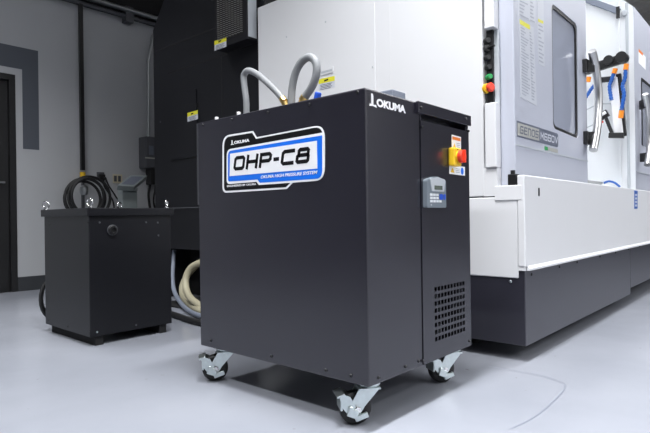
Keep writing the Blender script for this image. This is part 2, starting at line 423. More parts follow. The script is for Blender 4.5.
# lip over the door
lp = MB().box((fy.p(415.5, 105).x, BY0-.014, BZ1-.045), (BX1, BY0+.0, BZ1+.001), .002).build('top_lip', M['dark'], unit)
fl2 = Face('Y', BY0-.014)
for px, py in ((421, 107.5), (466, 118.5)): screw(fl2, px, py, 0, lp, r=.006)
for px, py in ((422, 127), (468.3, 131), (423, 361), (469.5, 341)): screw(fd, px, py, 0, door, r=.006)
for px, py in ((378.5, 377.5), (405.5, 366.5), (418.5, 361)): screw(fy, px, py, 0, body, r=.006)
for px, py in ((203, 125), (232, 119.5), (268, 112.5), (309.7, 104.5), (357.8, 92.5), (211, 340.3), (271.5, 356), (326, 370), (351, 375.5)): screw(fx, px, py, 0, body, r=.006)
# name plate
plate = None
def npl(name, px, rad, lo, hi, m, parent):
    mb = MB(); q = [fx.p(*p) for p in px]; fx.plate(mb, rounded(q, rad), lo, hi); return mb.build(name, M[m], parent)
plate = npl('name_plate', [(222.6,135.8),(253.2,131),(256.8,137.2),(325,124.2),(325,180.4),(293,182.7),(286.8,189),(222.6,193)], [.05,0,0,.05,.05,0,0,.03], 0, .001, 'label', unit)
npl('black_field', [(224.3,137.4),(252.4,132.9),(256.2,138.9),(323.2,126.2),(323.2,178.6),(292.2,181.2),(286,187.2),(224.3,191)], [.042,0,0,.042,.042,0,0,.022], .001, .0016, 'ink', plate)
npl('inner_border', [(227,149.6),(325-.6,132.3),(325-.6,180),(293,182.7),(259.2,185),(256.8,181.9),(227,184.2)], [.03,0,.045,0,0,0,.02], .0016, .0022, 'label', plate)
npl('blue_field', [(228.5,151.2),(322.6,135.4),(322.6,178.4),(260.4,182.8),(258,179.5),(228.5,181.6)], [.024,0,.03,0,0,.012], .0022, .0028, 'plateblue', plate)
npl('white_field', [(230.6,153.8),(317.4,140.8),(317.9,168.6),(230.2,176.2)], 0, .0028, .0034, 'label', plate)
a = fx.p(233.8, 170.9); b = fx.p(309.5, 163.4); t0 = fx.p(239.5, 156)
H1 = fx.p(236, 156.4).y-fx.p(234, 170.8).y
tw = b.x-a.x; gap = tw*.022; cw = (tw-5*gap)/5.5
strokes(fx, 'OHP-C8', (a.x, a.y), cw, H1, gap, H1*.24, .0034, M['ink'], plate, shear=.20, widths={'-': .5})
def okuma(f, uv, width, height, out, parent, m):
    """tool-shaped mark and the word"""
    mb = MB(); mw = width*.17
    u, v = uv
    f.plate(mb, [V((u+mw*.30, v-height*.05)), V((u+mw*.62, v-height*.05)), V((u+mw*.62, v+height*1.18)), V((u+mw*.52, v+height*1.42)), V((u+mw*.30, v+height*1.42))], out, out+.0006)
    f.plate(mb, [V((u, v-height*.12)), V((u+mw*.55, v-height*.06)), V((u+mw*1.12, v-height*.18)), V((u+mw*1.0, v+height*.16)), V((u+mw*.55, v+height*.10)), V((u+mw*.12, v+height*.16))], out+.0001, out+.0008)
    o = mb.build('emblem', m, parent)
    text(f, 'OKUMA', (u+mw*1.12, v), width-mw*1.12, height, out, m, parent, bold=.05)
a = fx.p(231, 144.8); b = fx.p(249.8, 141.7); hgt = fx.p(240, 139.9).y-fx.p(240, 143.3).y
okuma(fx, (a.x, a.y), b.x-a.x, hgt*.92, .0016, plate, M['label'])
a = fx.p(261.4, 178.7); b = fx.p(318, 174.0)
text(fx, 'OKUMA HIGH PRESSURE SYSTEM', (a.x, a.y), b.x-a.x, .0125, .0028, M['label'], plate, shear=.25, bold=.02)
a = fx.p(227.4, 187.2); b = fx.p(256.4, 184.9)
text(fx, 'ENGINEERED BY OKUMA', (a.x, a.y), b.x-a.x, .0085, .0016, M['label'], plate, shear=0, bold=.02)
# maker's word on the side
a = fy.p(369.2, 104.6); b = fy.p(405.6, 111.0); hgt = fy.p(380, 96.8).y-fy.p(380, 106.5).y
okuma(fy, (a.x, a.y-.0), b.x-a.x, hgt*.84, 0, unit, M['label'])
# warning stickers and rotary isolator
w1 = MB(); quad(fd, w1, [(451.6,134.6),(460.8,137),(460.8,151),(451.6,149)], 0, .0008); w1 = w1.build('warning_sticker', M['label'], unit)
x = MB(); quad(fd, x, [(452.2,136.3),(460.2,138.4),(460.2,141.4),(452.2,139.4)], .0008, .0014); x.build('orange_header', M['orange'], w1)
x = MB(); quad(fd, x, [(453,147.2),(455.6,147.8),(454.3,143.4)], .0008, .0014); x.build('caution_triangle', M['yellow'], w1)
x = MB()
for k in range(3): quad(fd, x, [(456.4,143+k*1.8),(459.8,143.8+k*1.8),(459.8,144.3+k*1.8),(456.4,143.5+k*1.8)], .0008, .0014)
x.build('print', M['inkgrey'], w1)
w2 = MB(); quad(fd, w2, [(449.2,164.8),(464.8,167),(464.8,175.8),(449.2,173.8)], 0, .0008); w2 = w2.build('warning_sticker', M['label'], unit)
x = MB(); quad(fd, x, [(450.3,172.2),(454.3,172.8),(452.3,167.6)], .0008, .0014); x.build('caution_triangle', M['yellow'], w2)
x = MB(); q = fd.p(462, 171.2); fd.plate(x, [V((q.x+.0125*math.cos(k*math.pi/9), q.y+.016*math.sin(k*math.pi/9))) for k in range(18)], .0008, .0014); x.build('blue_pictogram', M['plateblue'], w2)
x = MB()
for k in range(3): quad(fd, x, [(455.6,168.4+k*1.7),(459.4,169+k*1.7),(459.4,169.5+k*1.7),(455.6,168.9+k*1.7)], .0008, .0014)
x.build('print', M['inkgrey'], w2)
YS = BY0-.032; fsw = Face('Y', YS); q = fsw.p(458.2, 156.6); cx, cz = q.x, q.y
sw = MB().box((cx-.034, YS, cz-.040), (cx+.033, BY0-th, cz+.038), .006).build('isolator_switch', M['yellow'], unit)
MB().lathe((cx+.005, YS, cz), (0, -1, 0), [(0, .027), (.005, .027), (.007, .025), (.009, .025)], 32).build('collar', M['yellow'], sw)
kn = MB().lathe((cx+.005, YS-.007, cz), (0, -1, 0), [(0, .028), (.014, .027), (.017, .023)], 32); kn.obox((cx+.005, YS-.026, cz), (.006, 0, 0), (0, .006, 0), (0, 0, .027), .002)
kn.build('rotary_knob', M['red'], sw)
MB().box((cx-.012, YS-.0012, cz+.027), (cx+.002, YS+.0002, cz+.031)).build('print', M['ink'], sw)
# keypad controller
fk = Face('Y', BY0-.022); a, b = fk.p(427, 177), fk.p(446.3, 207.5)
kx0, kx1, kz1, kz0 = a.x, b.x, fk.p(436, 177).y, fk.p(436, 207.6).y
kp = MB(); 
q = [V((kx0, kz0)), V((kx1, kz0)), V((kx1, kz1-.012)), V(((kx0+kx1)/2, kz1+.004)), V((kx0, kz1-.012))]
fk.plate(kp, rounded(q, [.008, .008, .012, .09, .012]), -.0189, 0); kp = kp.build('keypad_controller', M['keypad'], unit)
W, HH = kx1-kx0, kz1-kz0
def kr(name, u0, v0, u1, v1, lo, hi, m, rad=.001, parent=kp):
    mb = MB(); fk.plate(mb, rounded([V((kx0+u0*W, kz0+v0*HH)), V((kx0+u1*W, kz0+v0*HH)), V((kx0+u1*W, kz0+v1*HH)), V((kx0+u0*W, kz0+v1*HH))], rad), lo, hi); return mb.build(name, M[m], parent)
mb = MB(); fk.plate(mb, rounded([V((kx0+.22*W, kz0+.53*HH)), V((kx0+.86*W, kz0+.53*HH)), V((kx0+.93*W, kz0+.93*HH)), V((kx0+.55*W, kz0+1.0*HH)), V((kx0+.14*W, kz0+.93*HH))], [.006, .006, .006, .05, .006]), 0, .003); mb.build('display_bezel', M['silver'], kp)
kr('display', .34, .585, .76, .72, .003, .004, 'lcd')
for r_ in range(3):
    for c_ in range(4 if r_ == 0 else 3):
        kr('key', .14+.155*c_, .17+.105*r_, .26+.155*c_, .245+.105*r_, 0, .002, 'key')
kr('key', .63, .26, .82, .45, 0, .002, 'blue', .01); kr('key', .86, .26, .95, .45, 0, .002, 'blue', .006)
kr('key', .18, .07, .22, .10, 0, .001, 'key')
# fittings on the roof of the unit
HX = 1.73
a, b = onX(HX, 314.4, 99), onX(HX, 318.5, 92.2)
vl = MB().cyl((a.x, a.y, BZ1), (a.x, a.y, BZ1+.03), .014).build('ball_valve', M['brass'], unit)
MB().bar((a.x, a.y, BZ1+.028), (b.x, b.y, b.z), .028, .022, .006).build('valve_lever', M['blue'], vl)
q = onY(1.29, 396, 97)
MB().box((q.x-.055, 1.27, BZ1), (q.x+.045, 1.34, q.z+.022), .004).build('junction_block', M['bluegrey'], unit)
for px, py in ((216.6, 119), (238.6, 114.2)):
    q = onX(BX0+.05, px, py); MB().lathe((q.x, q.y, BZ1), (0, 0, 1), [(0, .007), (max(.006, q.z+.008-BZ1), .009), (max(.008, q.z+.010-BZ1), .005)], 12).build('roof_cap', M['label'], unit)

# casters
def caster(x, y, ang, label):
    root = MB(); K = BZ0/.135; BB = .135
    def fin(m): bmesh.ops.transform(m.bm, matrix=Matrix.Translation((x, y, 0)) @ Matrix.Scale(K, 4) @ Matrix.Translation((-x, -y, 0)), verts=m.bm.verts); return m
    a = V((math.cos(ang), math.sin(ang), 0)); s = V((-a.y, a.x, 0)); z = V((0, 0, 1)); o = V((x, y, 0)); wc = o+a*.045+z*.05
    root.box((x-.034, y-.034, BB-.006), (x+.034, y+.034, BB), .002)
    root.lathe((x, y, BB-.022), (0, 0, 1), [(0, .030), (.006, .036), (.016, .036)], 24)
    root.obox(o+z*.110+a*.004, a*.034, s*.030, z*.003, .001)
    for k in (-1, 1):
        pl = [o-a*.030+z*.112, o+a*.036+z*.112, o+a*.066+z*.060, o+a*.058+z*.036, o+a*.034+z*.036, o+a*.020+z*.058]
        root.prism([p+s*k*.022 for p in pl], s*k*.004)
    part = fin(root).build('caster', M['zinc'], unit, 'swivel caster with zinc fork and black wheel')
    fin(MB().lathe(wc-s*.017, s, [(0, .036), (.001, .044), (.004, .049), (.017, .050), (.030, .049), (.033, .044), (.034, .036)], 36)).build('wheel', M['rubber'], part)
    fin(MB().cyl(wc-s*.034, wc+s*.034, .007, 12).lathe(wc+s*.026, s, [(0, .013), (.007, .013), (.009, .009)], 6).lathe(wc-s*.026, -s, [(0, .013), (.007, .013), (.009, .009)], 6)).build('axle_bolt', M['chrome'], part)
    br = MB()
    for k in (-1, 1):
        pl = [a*.086+z*.100, a*.098+z*.090, a*.090+z*.060, a*.070+z*.034, a*.052+z*.026, a*.040+z*.040, a*.052+z*.066, a*.066+z*.092]
        br.prism([o+p_+s*k*.029 for p_ in pl], s*k*.005)
        br.obox(o+a*.060+z*.044+s*k*.037, a*.015+z*.006, s*.004, z*.012-a*.004, .002)
        br.obox(o+a*.032+z*.030+s*k*.032, a*.020-z*.006, s*.005, z*.008+a*.003, .002)
        br.lathe(o+a*.066+z*.058+s*k*.034, s*k, [(0, .008), (.006, .008), (.008, .005)], 10)
    br.obox(o+a*.094+z*.096, a*.012-z*.004, s*.034, z*.003+a*.001, .001)
    br.obox(o+a*.092+z*.070, a*.003, s*.030, z*.020, .001)
    fin(br).build('brake_pedal', M['zinc'], part)
    return part
for x_, y_, an in ((BX0+.092, BY0+.070, 142), (BX0+.085, BY1-.085, 146), (BX1-.045, BY0+.075, 150), (BX1-.085, BY1-.085, 140)):
    caster(x_, y_, math.radians(an), '')

# flexible hoses on the unit
def hose(pts, r, m, name, label, cat='hose', n=12):
    mb = MB(); mb.tube(spline(pts, 10), r, 14); return tag(mb.build(name, M[m]), label, cat)
p = lambda px, py, X: onX(X, px, py)
a = p(246, 108, 1.73); 
h1 = thing('flexible_conduit_hose', (a.x, a.y, BZ1), 'grey flexible hose arching left from the cabinet top, lower one', 'hose', 'grey hoses on top of the wheeled cabinet')
e = p(285, 101.5, 1.73)
pts = [V((a.x, a.y, BZ1)), p(246.3, 103, 1.73), p(244.6, 88, 1.73), p(243.8, 76, 1.73), p(248, 70.8, 1.73), p(256, 73.5, 1.73), p(266, 81.5, 1.73), p(276, 91, 1.73), p(282.5, 98.8, 1.73)]
MB().tube(spline(pts, 10), .0158, 14).build('tube', M['conduit'], h1)
dq_ = (p(284.2, 101.3, 1.73)-p(282.5, 98.8, 1.73))
MB().cyl(p(282.2, 98.5, 1.73), p(284.5, 101.8, 1.73), .0175).cyl(p(284.5, 101.8, 1.73), V((p(286, 104, 1.73).x, p(286, 104, 1.73).y, BZ1)), .015).build('brass_fitting', M['brass'], h1)
b = p(291, 100, 1.79)
h2 = thing('flexible_conduit_hose', (b.x, b.y, BZ1), 'grey flexible hose in a tall loop on the cabinet top beside the blue lever', 'hose', 'grey hoses on top of the wheeled cabinet')
pts = [V((b.x, b.y, BZ1)), p(291.5, 98, 1.79), p(292.5, 86, 1.79), p(295.5, 73, 1.79), p(301, 62.5, 1.79), p(308.5, 57.2, 1.79), p(314.5, 60, 1.79), p(316.8, 68, 1.79), p(315.2, 79, 1.79), p(310.5, 89, 1.79), p(304.8, 97.2, 1.79)]
MB().tube(spline(pts, 10), [.0185]*999, 14).build('tube', M['conduit'], h2)
e2 = p(300.5, 101.5, 1.79)
MB().cyl(p(305.2, 96.6, 1.79), p(302.4, 100.6, 1.79), .020).cyl(p(302.4, 100.6, 1.79), V((e2.x, e2.y, BZ1)), .018).build('brass_fitting', M['brass'], h2)

# ================================================================== TRANSFORMER BOX
TX, TY, TZ, TL, TW = 1.4157, 3.1091, .057, .658, .545
tr = thing('transformer_enclosure', (TX+TW/2, TY+TL/2, 0), 'low black steel enclosure with four lifting eyes, left of the wheeled cabinet', 'enclosure')
tb = MB().box((TX, TY, TZ), (TX+TW, TY+TL, .79), .004).build('body', M['trafo'], tr)
MB().box((TX-.0156, TY-.0156, .772), (TX+TW+.0156, TY+TL+.0156, .819), .003).build('cover', M['trafo'], tr)
for x in (TX+.035, TX+TW-.085): MB().box((x, TY+.012, 0), (x+.05, TY+TL-.012, TZ+.002), .002).build('skid', M['hollow'], tr)
def eye(x, y, rot):
    m = MB(); c = V((x, y, .819)); a = V((math.cos(rot), math.sin(rot), 0)); z = V((0, 0, 1))
    m.lathe(c, (0, 0, 1), [(0, .017), (.005, .017), (.007, .008), (.014, .008)], 16)
    R_ = .021; m.tube([c+z*(.032)+R_*(math.cos(k*math.pi/12)*a+math.sin(k*math.pi/12)*z) for k in range(24)], .0058, 10, closed=True)
    m.build('lifting_eye', M['chrome'], tr)
for (x, y, rt) in ((TX+.008, TY+.648, -.9), (TX+.03, TY+.05, -1.25), (TX+.50, TY+.60, .45), (TX+.535, TY+.03, .75)): eye(x, y, rt)
ft = Face('Y', TY); q = ft.p(112, 230)
MB().lathe((q.x, TY, q.y), (0, -1, 0), [(0, .030), (.010, .030), (.013, .024), (.022, .022), (.022, .016), (.012, .014)], 24).build('cable_gland', M['black'], tr)
MB().lathe((q.x, TY-.004, q.y), (0, -1, 0), [(0, .033), (.004, .033)], 24).build('gland_ring', M['boxgrey'], tr)
for px, py in ((99.5, 222.5), (97, 332), (136, 325), (146, 222.3), (157.7, 222.6), (158.3, 235.4)): screw(ft, px, py, 0, tb, 'boxgrey' if px != 97 else 'zinc', .006)
ftx = Face('X', TX)
for px, py in ((48.5, 320), (67.5, 326), (89.5, 332.5), (50, 224), (88, 222)): screw(ftx, px, py, 0, tb, 'black', .005)
# cable coil behind the enclosure
cc = MB(); c = onY(TY+TL+.12, 55, 297)
for k in range(3): cc.tube([V((c.x+.012*k+.115*math.cos(j*math.pi/14), TY+TL+.07+.022*k, c.z+.155*math.sin(j*math.pi/14))) for j in range(28)], .011, 8, closed=True)
tag(cc.build('cable_coil', M['rubber']), 'black cable loop on the floor just behind the low black enclosure', 'cable')

# ================================================================== MACHINING CENTRE
MX, MY = 2.66, 1.02
mc = thing('machining_center', (3.8, 2.8, 0), 'big white and grey machining center with black rear cabinet, behind the wheeled charcoal cabinet', 'machine')
gx = Face('X', MX); gy = Face('Y', MY)
CX = 2.72                                                           # rear cabinet face
yw = onX(MX, 258, 50).y                                             # rear edge of the white side
yu = gx.p(483, 100).x*-1                                            # front edge of the upper white side
zs_ = gx.p(497, 277).y                                              # lower edge of the white side
zsplit = gx.p(482, 196.5).y
ztop = gx.p(258, 7.6).y
yc = onX(MX, 517.5, 200).y                                          # rear face of the front cover
# the core that carries the panels
ixw = 5.72
MB().box((MX+.03, yu+.02, .47), (3.6, yw-.02, ztop-.02)).build('frame_block', M['white'], mc)
MB().box((MX, yu, zsplit), (MX+.06, yw, ztop), .005).build('side_panel', M['white'], mc)
MB().box((MX+.001, Face('X', MX).p(497.2, 175).x*-1, zsplit), (MX+.05, yu, gx.p(490, 168).y)).build('corner_panel', M['white'], mc)
sp = MB().box((MX, yc+.001, zs_), (MX+.06, yw, zsplit-.006), .005).build('lower_side_panel', M['white'], mc)
MB().box((MX+.008, yc+.005, zsplit-.02), (MX+.03, yw-.005, zsplit+.02)).build('panel_gap', M['hollow'], mc)
# access plate with its screws, groove lines as a thin raised plate
ap = MB(); a = gx.p(285, 32.5); b = gx.p(374.5, 2); lo = gx.p(374.5, 95).y
gx.plate(ap, rounded([V((a.x, lo)), V((b.x, lo)), V((b.x, a.y)), V((a.x, a.y))], .01), 0, .004); ap = ap.build('access_plate', M['white'], mc)
for px, py in ((287, 37), (326, 22), (373, 67)): screw(gx, px, py, .004, ap, 'silver', .006, .003)
x = MB(); q = gx.p(390, 60); x.box((MX-.0008, -q.x-.003, zsplit+.02), (MX, -q.x+.004, ztop-.01)); x.build('panel_seam', M['white'], mc)
x = MB(); gx.plate(x, rounded([gx.p(320.5, 70), gx.p(334, 66.5), gx.p(334, 72.5), gx.p(320.5, 76)], .01), .004, .009); hs = x.build('hand_recess', M['white'], mc)
x = MB(); gx.plate(x, rounded([gx.p(322, 72), gx.p(333, 69), gx.p(333, 71), gx.p(322, 74)], .004), .009, .010); x.build('recess_shadow_gap', M['silver'], hs)
def warn(f, pts, parent, out=0, hd=.38):
    q = [f.p(*p_) for p_ in pts]                                    # tl, tr, br, bl
    x = MB(); f.plate(x, q, out, out+.0008); o = x.build('warning_label', M['labelgrey'], parent)
    m1, m2 = q[0].lerp(q[3], hd), q[1].lerp(q[2], hd)
    x = MB(); f.plate(x, [q[0], q[1], m2, m1], out+.0008, out+.0014); x.build('yellow_header', M['stickeryellow'], o)
    x = MB()
    for k in range(4):
        t0_, t1_ = hd+.12+k*.13, hd+.16+k*.13
        f.plate(x, [q[0].lerp(q[3], t0_).lerp(q[1].lerp(q[2], t0_), .1), q[0].lerp(q[3], t0_).lerp(q[1].lerp(q[2], t0_), .85-.1*(k % 2)), q[0].lerp(q[3], t1_).lerp(q[1].lerp(q[2], t1_), .85-.1*(k % 2)), q[0].lerp(q[3], t1_).lerp(q[1].lerp(q[2], t1_), .1)], out+.0008, out+.0014)
    c0 = q[0].lerp(q[1], .35).lerp(m1.lerp(m2, .35), .5); 
    f.plate(x, [c0+V((.0, -.008)), c0+V((.035, -.004)), c0+V((.035, .006)), c0+V((0, .003))], out+.0014, out+.002)
    x.build('print', M['ink'], o); return o
warn(gx, [(319.2, 79.5), (335.2, 76), (335.2, 87.3), (319.2, 90.8)], mc, .004, .42)
# operator switch column at the front edge
gs = Face('X', MX-.012)
ub = MB(); a = gs.p(484.2, 29); b = gs.p(493.8, 29); ub.box((MX-.012, -b.x, a.y), (MX+.05, -a.x, ztop), .004); ub.build('switch_column_top', M['white'], mc)
lb = MB(); a = gs.p(484.5, 111); b = gs.p(496.2, 167); lb.box((MX-.012, -b.x, b.y), (MX+.05, -a.x, gs.p(490, 102.5).y), .004); lb.build('switch_column_base', M['white'], mc)
sp_ = MB().box((MX+.02, -gs.p(490.5, 70).x, gs.p(490, 103).y), (MX+.05, -gs.p(484, 70).x, gs.p(490, 28).y)).build('switch_panel', M['black'], mc)
MB().box((MX+.036, -gs.p(495.2, 70).x, gs.p(490, 103).y), (MX+.05, -gs.p(490.5, 70).x, gs.p(490, 28).y)).build('switch_backing', M['silver'], mc)
gq = Face('X', MX+.02)
for px, py, m, r in ((486.6, 41, 'black', .014), (487, 58, 'black', .013), (488, 67.5, 'black', .013), (488.6, 77, 'green', .013)):
    q = gq.w(gq.p(px, py)); MB().lathe(q, (-.6, -.8, 0), [(-.01, r*1.2), (.006, r*1.2), (.007, r), (.02, r)], 18).build('push_button', M[m], sp_)
q = gq.w(gq.p(487, 48.5)); MB().cyl(q, q+V((-.02, -.05, 0)), .006).lathe(q, (-.6, -.8, 0), [(-.01, .018), (.012, .018)], 18).build('selector_lever', M['black'], sp_)
q = gq.w(gq.p(487, 88.5)); es = MB().lathe(q, (-.45, -.9, 0), [(-.01, .027), (.006, .027), (.008, .016)], 24).build('emergency_stop_ring', M['yellow'], sp_)
MB().lathe(q, (-.45, -.9, 0), [(.006, .013), (.020, .013), (.022, .024), (.034, .024), (.040, .016)], 24).build('emergency_stop_button', M['red'], sp_)
# notch ledge, latch, strip behind the door
a, b = Face('X', MX-.006).p(494.3, 186), Face('X', MX-.006).p(522.4, 200)
MB().box((MX-.006, -b.x+.004, b.y), (MX+.055, -a.x, a.y), .004).build('ledge', M['white'], mc)
DXL, DYF, DYB = 2.718, 1.09, 1.192                                   # left door: left edge, front, back
q = onX(MX+.03, 513, 181)
lt = MB(); lt.box((q.x-.015, q.y-.022, q.z-.04), (q.x+.03, q.y+.022, q.z+.035), .003).cyl((q.x, q.y, q.z+.03), (q.x, q.y, q.z+.055), .012).build('door_latch', M['black'], mc)
# front cover (white), skirt (charcoal)
CE = 6.3                                                           # right end of the cover
zct = gy.p(525, 174.7).y; zcb = gy.p(524, 271.5).y
fc = MB(); fc.box((MX-.004, MY, zcb+.02), (CE-.12, yc, zct), .006)
fc.prism([(CE-.13, MY, zcb+.02), (CE-.06, MY+.012, zcb+.02), (CE, MY+.06, zcb+.02), (CE, MY+.10, zcb+.02), (CE-.13, MY+.10, zcb+.02)], (0, 0, zct-zcb-.02))
fc.box((MX, MY+.006, zcb), (CE-.02, yc, zcb+.021)); fc.prism([(MX+.02, MY, zcb+.024), (MX+.02, MY-.012, zcb+.010), (MX+.02, MY-.012, zcb), (MX+.02, MY+.006, zcb)], (CE-.1-MX, 0, 0))
fc = fc.build('front_cover', M['white'], mc)
x = MB(); q = gy.p(538.7, 192); gy.plate(x, rounded([V((q.x-.008, q.y-.022)), V((q.x+.008, q.y-.022)), V((q.x+.008, q.y+.022)), V((q.x-.008, q.y+.022))], .007), 0, .003); x.build('key_slot', M['black'], fc)
x = MB(); gy.plate(x, [gy.p(634.3, 190.5), gy.p(637.6, 191), gy.p(637.4, 208.5), gy.p(634.2, 208.8)], 0, .001); st = x.build('blue_sticker', M['bluepaint'], fc)
x = MB()
for k in range(4): gy.plate(x, [gy.p(635, 194+3.5*k), gy.p(637, 194+3.5*k), gy.p(637, 196+3.5*k), gy.p(635, 196+3.5*k)], .001, .0016)
x.build('print', M['labelgrey'], st)
zk = gy.p(526.4, 347.3).y
MB().box((CE-.13, MY+.101, zcb), (CE+.2, 1.5, zct-.12), .01).build('chip_chute', M['silver'], mc)
SE = gy.p(631.3, 280).x
yr = onX(MX, 215, 300).y                                            # rear end of the skirt
s1 = MB().box((MX+.006, MY+.006, zk), (SE-.003, yr, zcb+.004), .004).build('skirt', M['darkskirt'], mc)
s2 = MB().box((SE+.003, MY+.006, zk+.05), (7.4, 2.0, zcb+.004), .004).build('skirt', M['darkskirt'], mc)
gk = Face('Y', MY+.006)
for px, py in ((531.5, 274.3), (559.3, 266.7), (577, 262), (599.8, 256.3), (615.3, 252.3), (628.4, 249)): screw(gk, px, py, 0, s1, 'black', .008)
for px, py in ((639.6, 246.3),): screw(gk, px, py, 0, s2, 'black', .008)
screw(Face('X', MX+.006), 510.5, 281.5, 0, s1, 'zinc', .008)
lg = []
for x_, y_ in ((2.95, 1.45), (4.6, 1.45), (2.95, 2.6), (4.6, 3.2), (3.4, 4.2), (6.6, 1.6)): MB().lathe((x_, y_, 0), (0, 0, 1), [(0, .06), (.02, .06), (.03, .03), (zk+.10, .03)], 16).build('levelling_foot', M['hollow'], mc)
# left door
dl = MB().box((DXL, DYF, .80), (onY(DYF, 587, 100).x, DYB, 3.0), .006, 3)
dl = dl.build('sliding_door', M['grey'], mc)
DR = onY(DYF, 587, 100).x
gd = Face('Y', DYF)
wa, wb_ = gd.p(552.3, 60).x, gd.p(577.5, 60).x
wtop0, wtop1, wbot = gd.p(551.5, 2.5).y, gd.p(576.5, 24).y, gd.p(570, 139.5).y
wl = rounded([V((wa, gd.p(552.5, 128).y)), V((wb_, gd.p(577.5, 138.5).y)), V((wb_, wtop1)), V((wa, wtop0))], [.05, .05, .05, .05])
cut = MB(); gd.plate(cut, wl, -.3, .05)
wl_s = [V((u_, v_)) for u_, v_ in wl]
boolean_cut(dl, cut)
x = MB(); gd.plate(x, wl, -.022, -.014); x.build('window_pane', M['glass'], dl)
x = MB(); gw = gd; ring_o = wl; cxm = sum((q_.x for q_ in wl))/len(wl); czm = sum((q_.y for q_ in wl))/len(wl)
for i in range(len(wl)):
    a_, b_ = wl[i], wl[(i+1) % len(wl)]
    if (a_-b_).length < 1e-5: continue
    ins = lambda q_: V((q_.x+(.020 if q_.x < cxm else -.020), q_.y+(.020 if q_.y < czm else -.020)))
    gd.plate(x, [a_, b_, ins(b_), ins(a_)], -.013, -.004)
x.build('window_seal', M['black'], dl)
x = MB(); a_, b_ = gd.p(516.8, 145.6), gd.p(586.5, 160.5); zz = (a_.y+b_.y)/2
gd.plate(x, [V((DXL+.004, zz-.004)), V((DR-.004, zz-.004)), V((DR-.004, zz+.004)), V((DXL+.004, zz+.004))], 0, .003); x.build('door_rib', M['silver'], dl)
# nameplate GENOS M660V
A, B, Cc, D = gd.p(516.6, 120.6), gd.p(557.8, 133), gd.p(557.8, 147), gd.p(516.6, 137.2)
x = MB(); u0, u1, v0, v1 = A.x, B.x, D.y, A.y
v0 = (gd.p(517, 137.2).y+gd.p(557, 146.7).y)/2; v1 = (gd.p(517, 120.8).y+gd.p(557, 133.4).y)/2
gd.plate(x, rounded([V((u0, v0)), V((u1, v0)), V((u1, v1)), V((u0, v1))], [0, .02, .02, 0]), 0, .002); np_ = x.build('name_plate', M['slate'], dl)
us = gd.p(538.6, 130).x; pv = (v1-v0)
x = MB(); gd.plate(x, [V((u0+.006, v0+.10*pv)), V((us, v0+.10*pv)), V((us, v0+.88*pv)), V((u0+.006, v0+.88*pv))], .002, .003)
# sub-part depth stops here: lettering and field hang on the door beside the plate
x.build('name_plate_field', M['dull'], dl)
cwg = (us-u0)*.14
strokes(gd, 'GENOS', (u0+.035, v0+.24*pv), cwg, pv*.50, (us-u0)*.035, pv*.085, .003, M['slate'], dl, shear=.12)
strokes(gd, 'M660V', (us+.022, v0+.24*pv), (u1-us)*.15, pv*.50, (u1-us)*.035, pv*.075, .002, M['labelgrey'], dl, shear=.12)
x = MB(); ga, gb = gd.p(544.2, 146.2), gd.p(557.6, 153); gd.plate(x, [V((ga.x, gb.y)), V((gb.x, gb.y)), V((gb.x, ga.y)), V((ga.x, ga.y))], 0, .002); x.build('small_sticker', M['dull'], dl)
x = MB(); gd.plate(x, [V((ga.x, gb.y)), V((ga.x+.05, gb.y)), V((ga.x+.05, ga.y)), V((ga.x, ga.y))], .002, .003); x.build('green_mark', M['green'], dl)
# instruction stickers on the door
def sheet(tl, tr, br, bl, rows, hd, m='labelpale', cols=((.08, .62), (.68, .95))):
    q = [gd.p(*k) for k in (tl, tr, br, bl)]
    x = MB(); gd.plate(x, q, 0, .0008); x.build('instruction_sticker', M[m], dl)
    L = lambda s_, t_: q[0].lerp(q[3], t_).lerp(q[1].lerp(q[2], t_), s_)
    if hd:
        x = MB(); gd.plate(x, [L(hd[0], hd[2]), L(hd[1], hd[2]), L(hd[1], hd[3]), L(hd[0], hd[3])], .0008, .0014); x.build('yellow_header', M['stickeryellow'], dl)
    x = MB(); t_ = (hd[3] if hd else 0)+.03
    while t_ < .97:
        for c0, c1 in cols:
            e_ = c0+(c1-c0)*random.uniform(.35, 1)
            gd.plate(x, [L(c0, t_), L(e_, t_), L(e_, t_+.35/rows), L(c0, t_+.35/rows)], .0008, .0014)
        t_ += 1/rows
    x.build('print', M['printpale'], dl)
sheet((519.2, 19), (533.5, 27.5), (536.8, 106), (520.6, 97), 26, (.02, .72, .0, .06))
sheet((518, -40), (535.5, -34), (535.5, 24), (518, 15), 16, None)
sheet((537, -30), (543, -28), (544.5, 67), (538.2, 63.5), 24, (.05, .9, .52, .55), cols=((.1, .9),))
# tubular handle on black brackets
def handle(f, d_par, pts, brk, r, m='steel'):
    x = MB(); x.tube(spline(pts, 8), r, 14); h = x.build('handle', M[m], d_par)
    for (p0, p1, hh_) in brk:
        x = MB(); x.bar(p0, p1, .03, hh_, .003); x.build('handle_bracket', M['black'], d_par)
hy = 1.03
hp = [onY(hy, 591.8, 51), onY(hy, 595.2, 66), onY(hy, 597.8, 85), onY(hy, 598.4, 105), onY(hy, 597, 128), onY(hy, 593.3, 150)]
k1, k2 = onY(hy, 594.5, 66), onY(hy, 596, 138)
handle(gd, dl, hp, [(V((DR-.05, DYF-.02, k1.z)), k1, .085), (V((DR-.05, DYF-.02, k2.z)), k2, .085)], .027)
for kk in (k1, k2): MB().box((DR-.10, DYF-.028, kk.z-.045), (DR-.005, DYF, kk.z+.045), .003).build('handle_bracket', M['black'], dl)
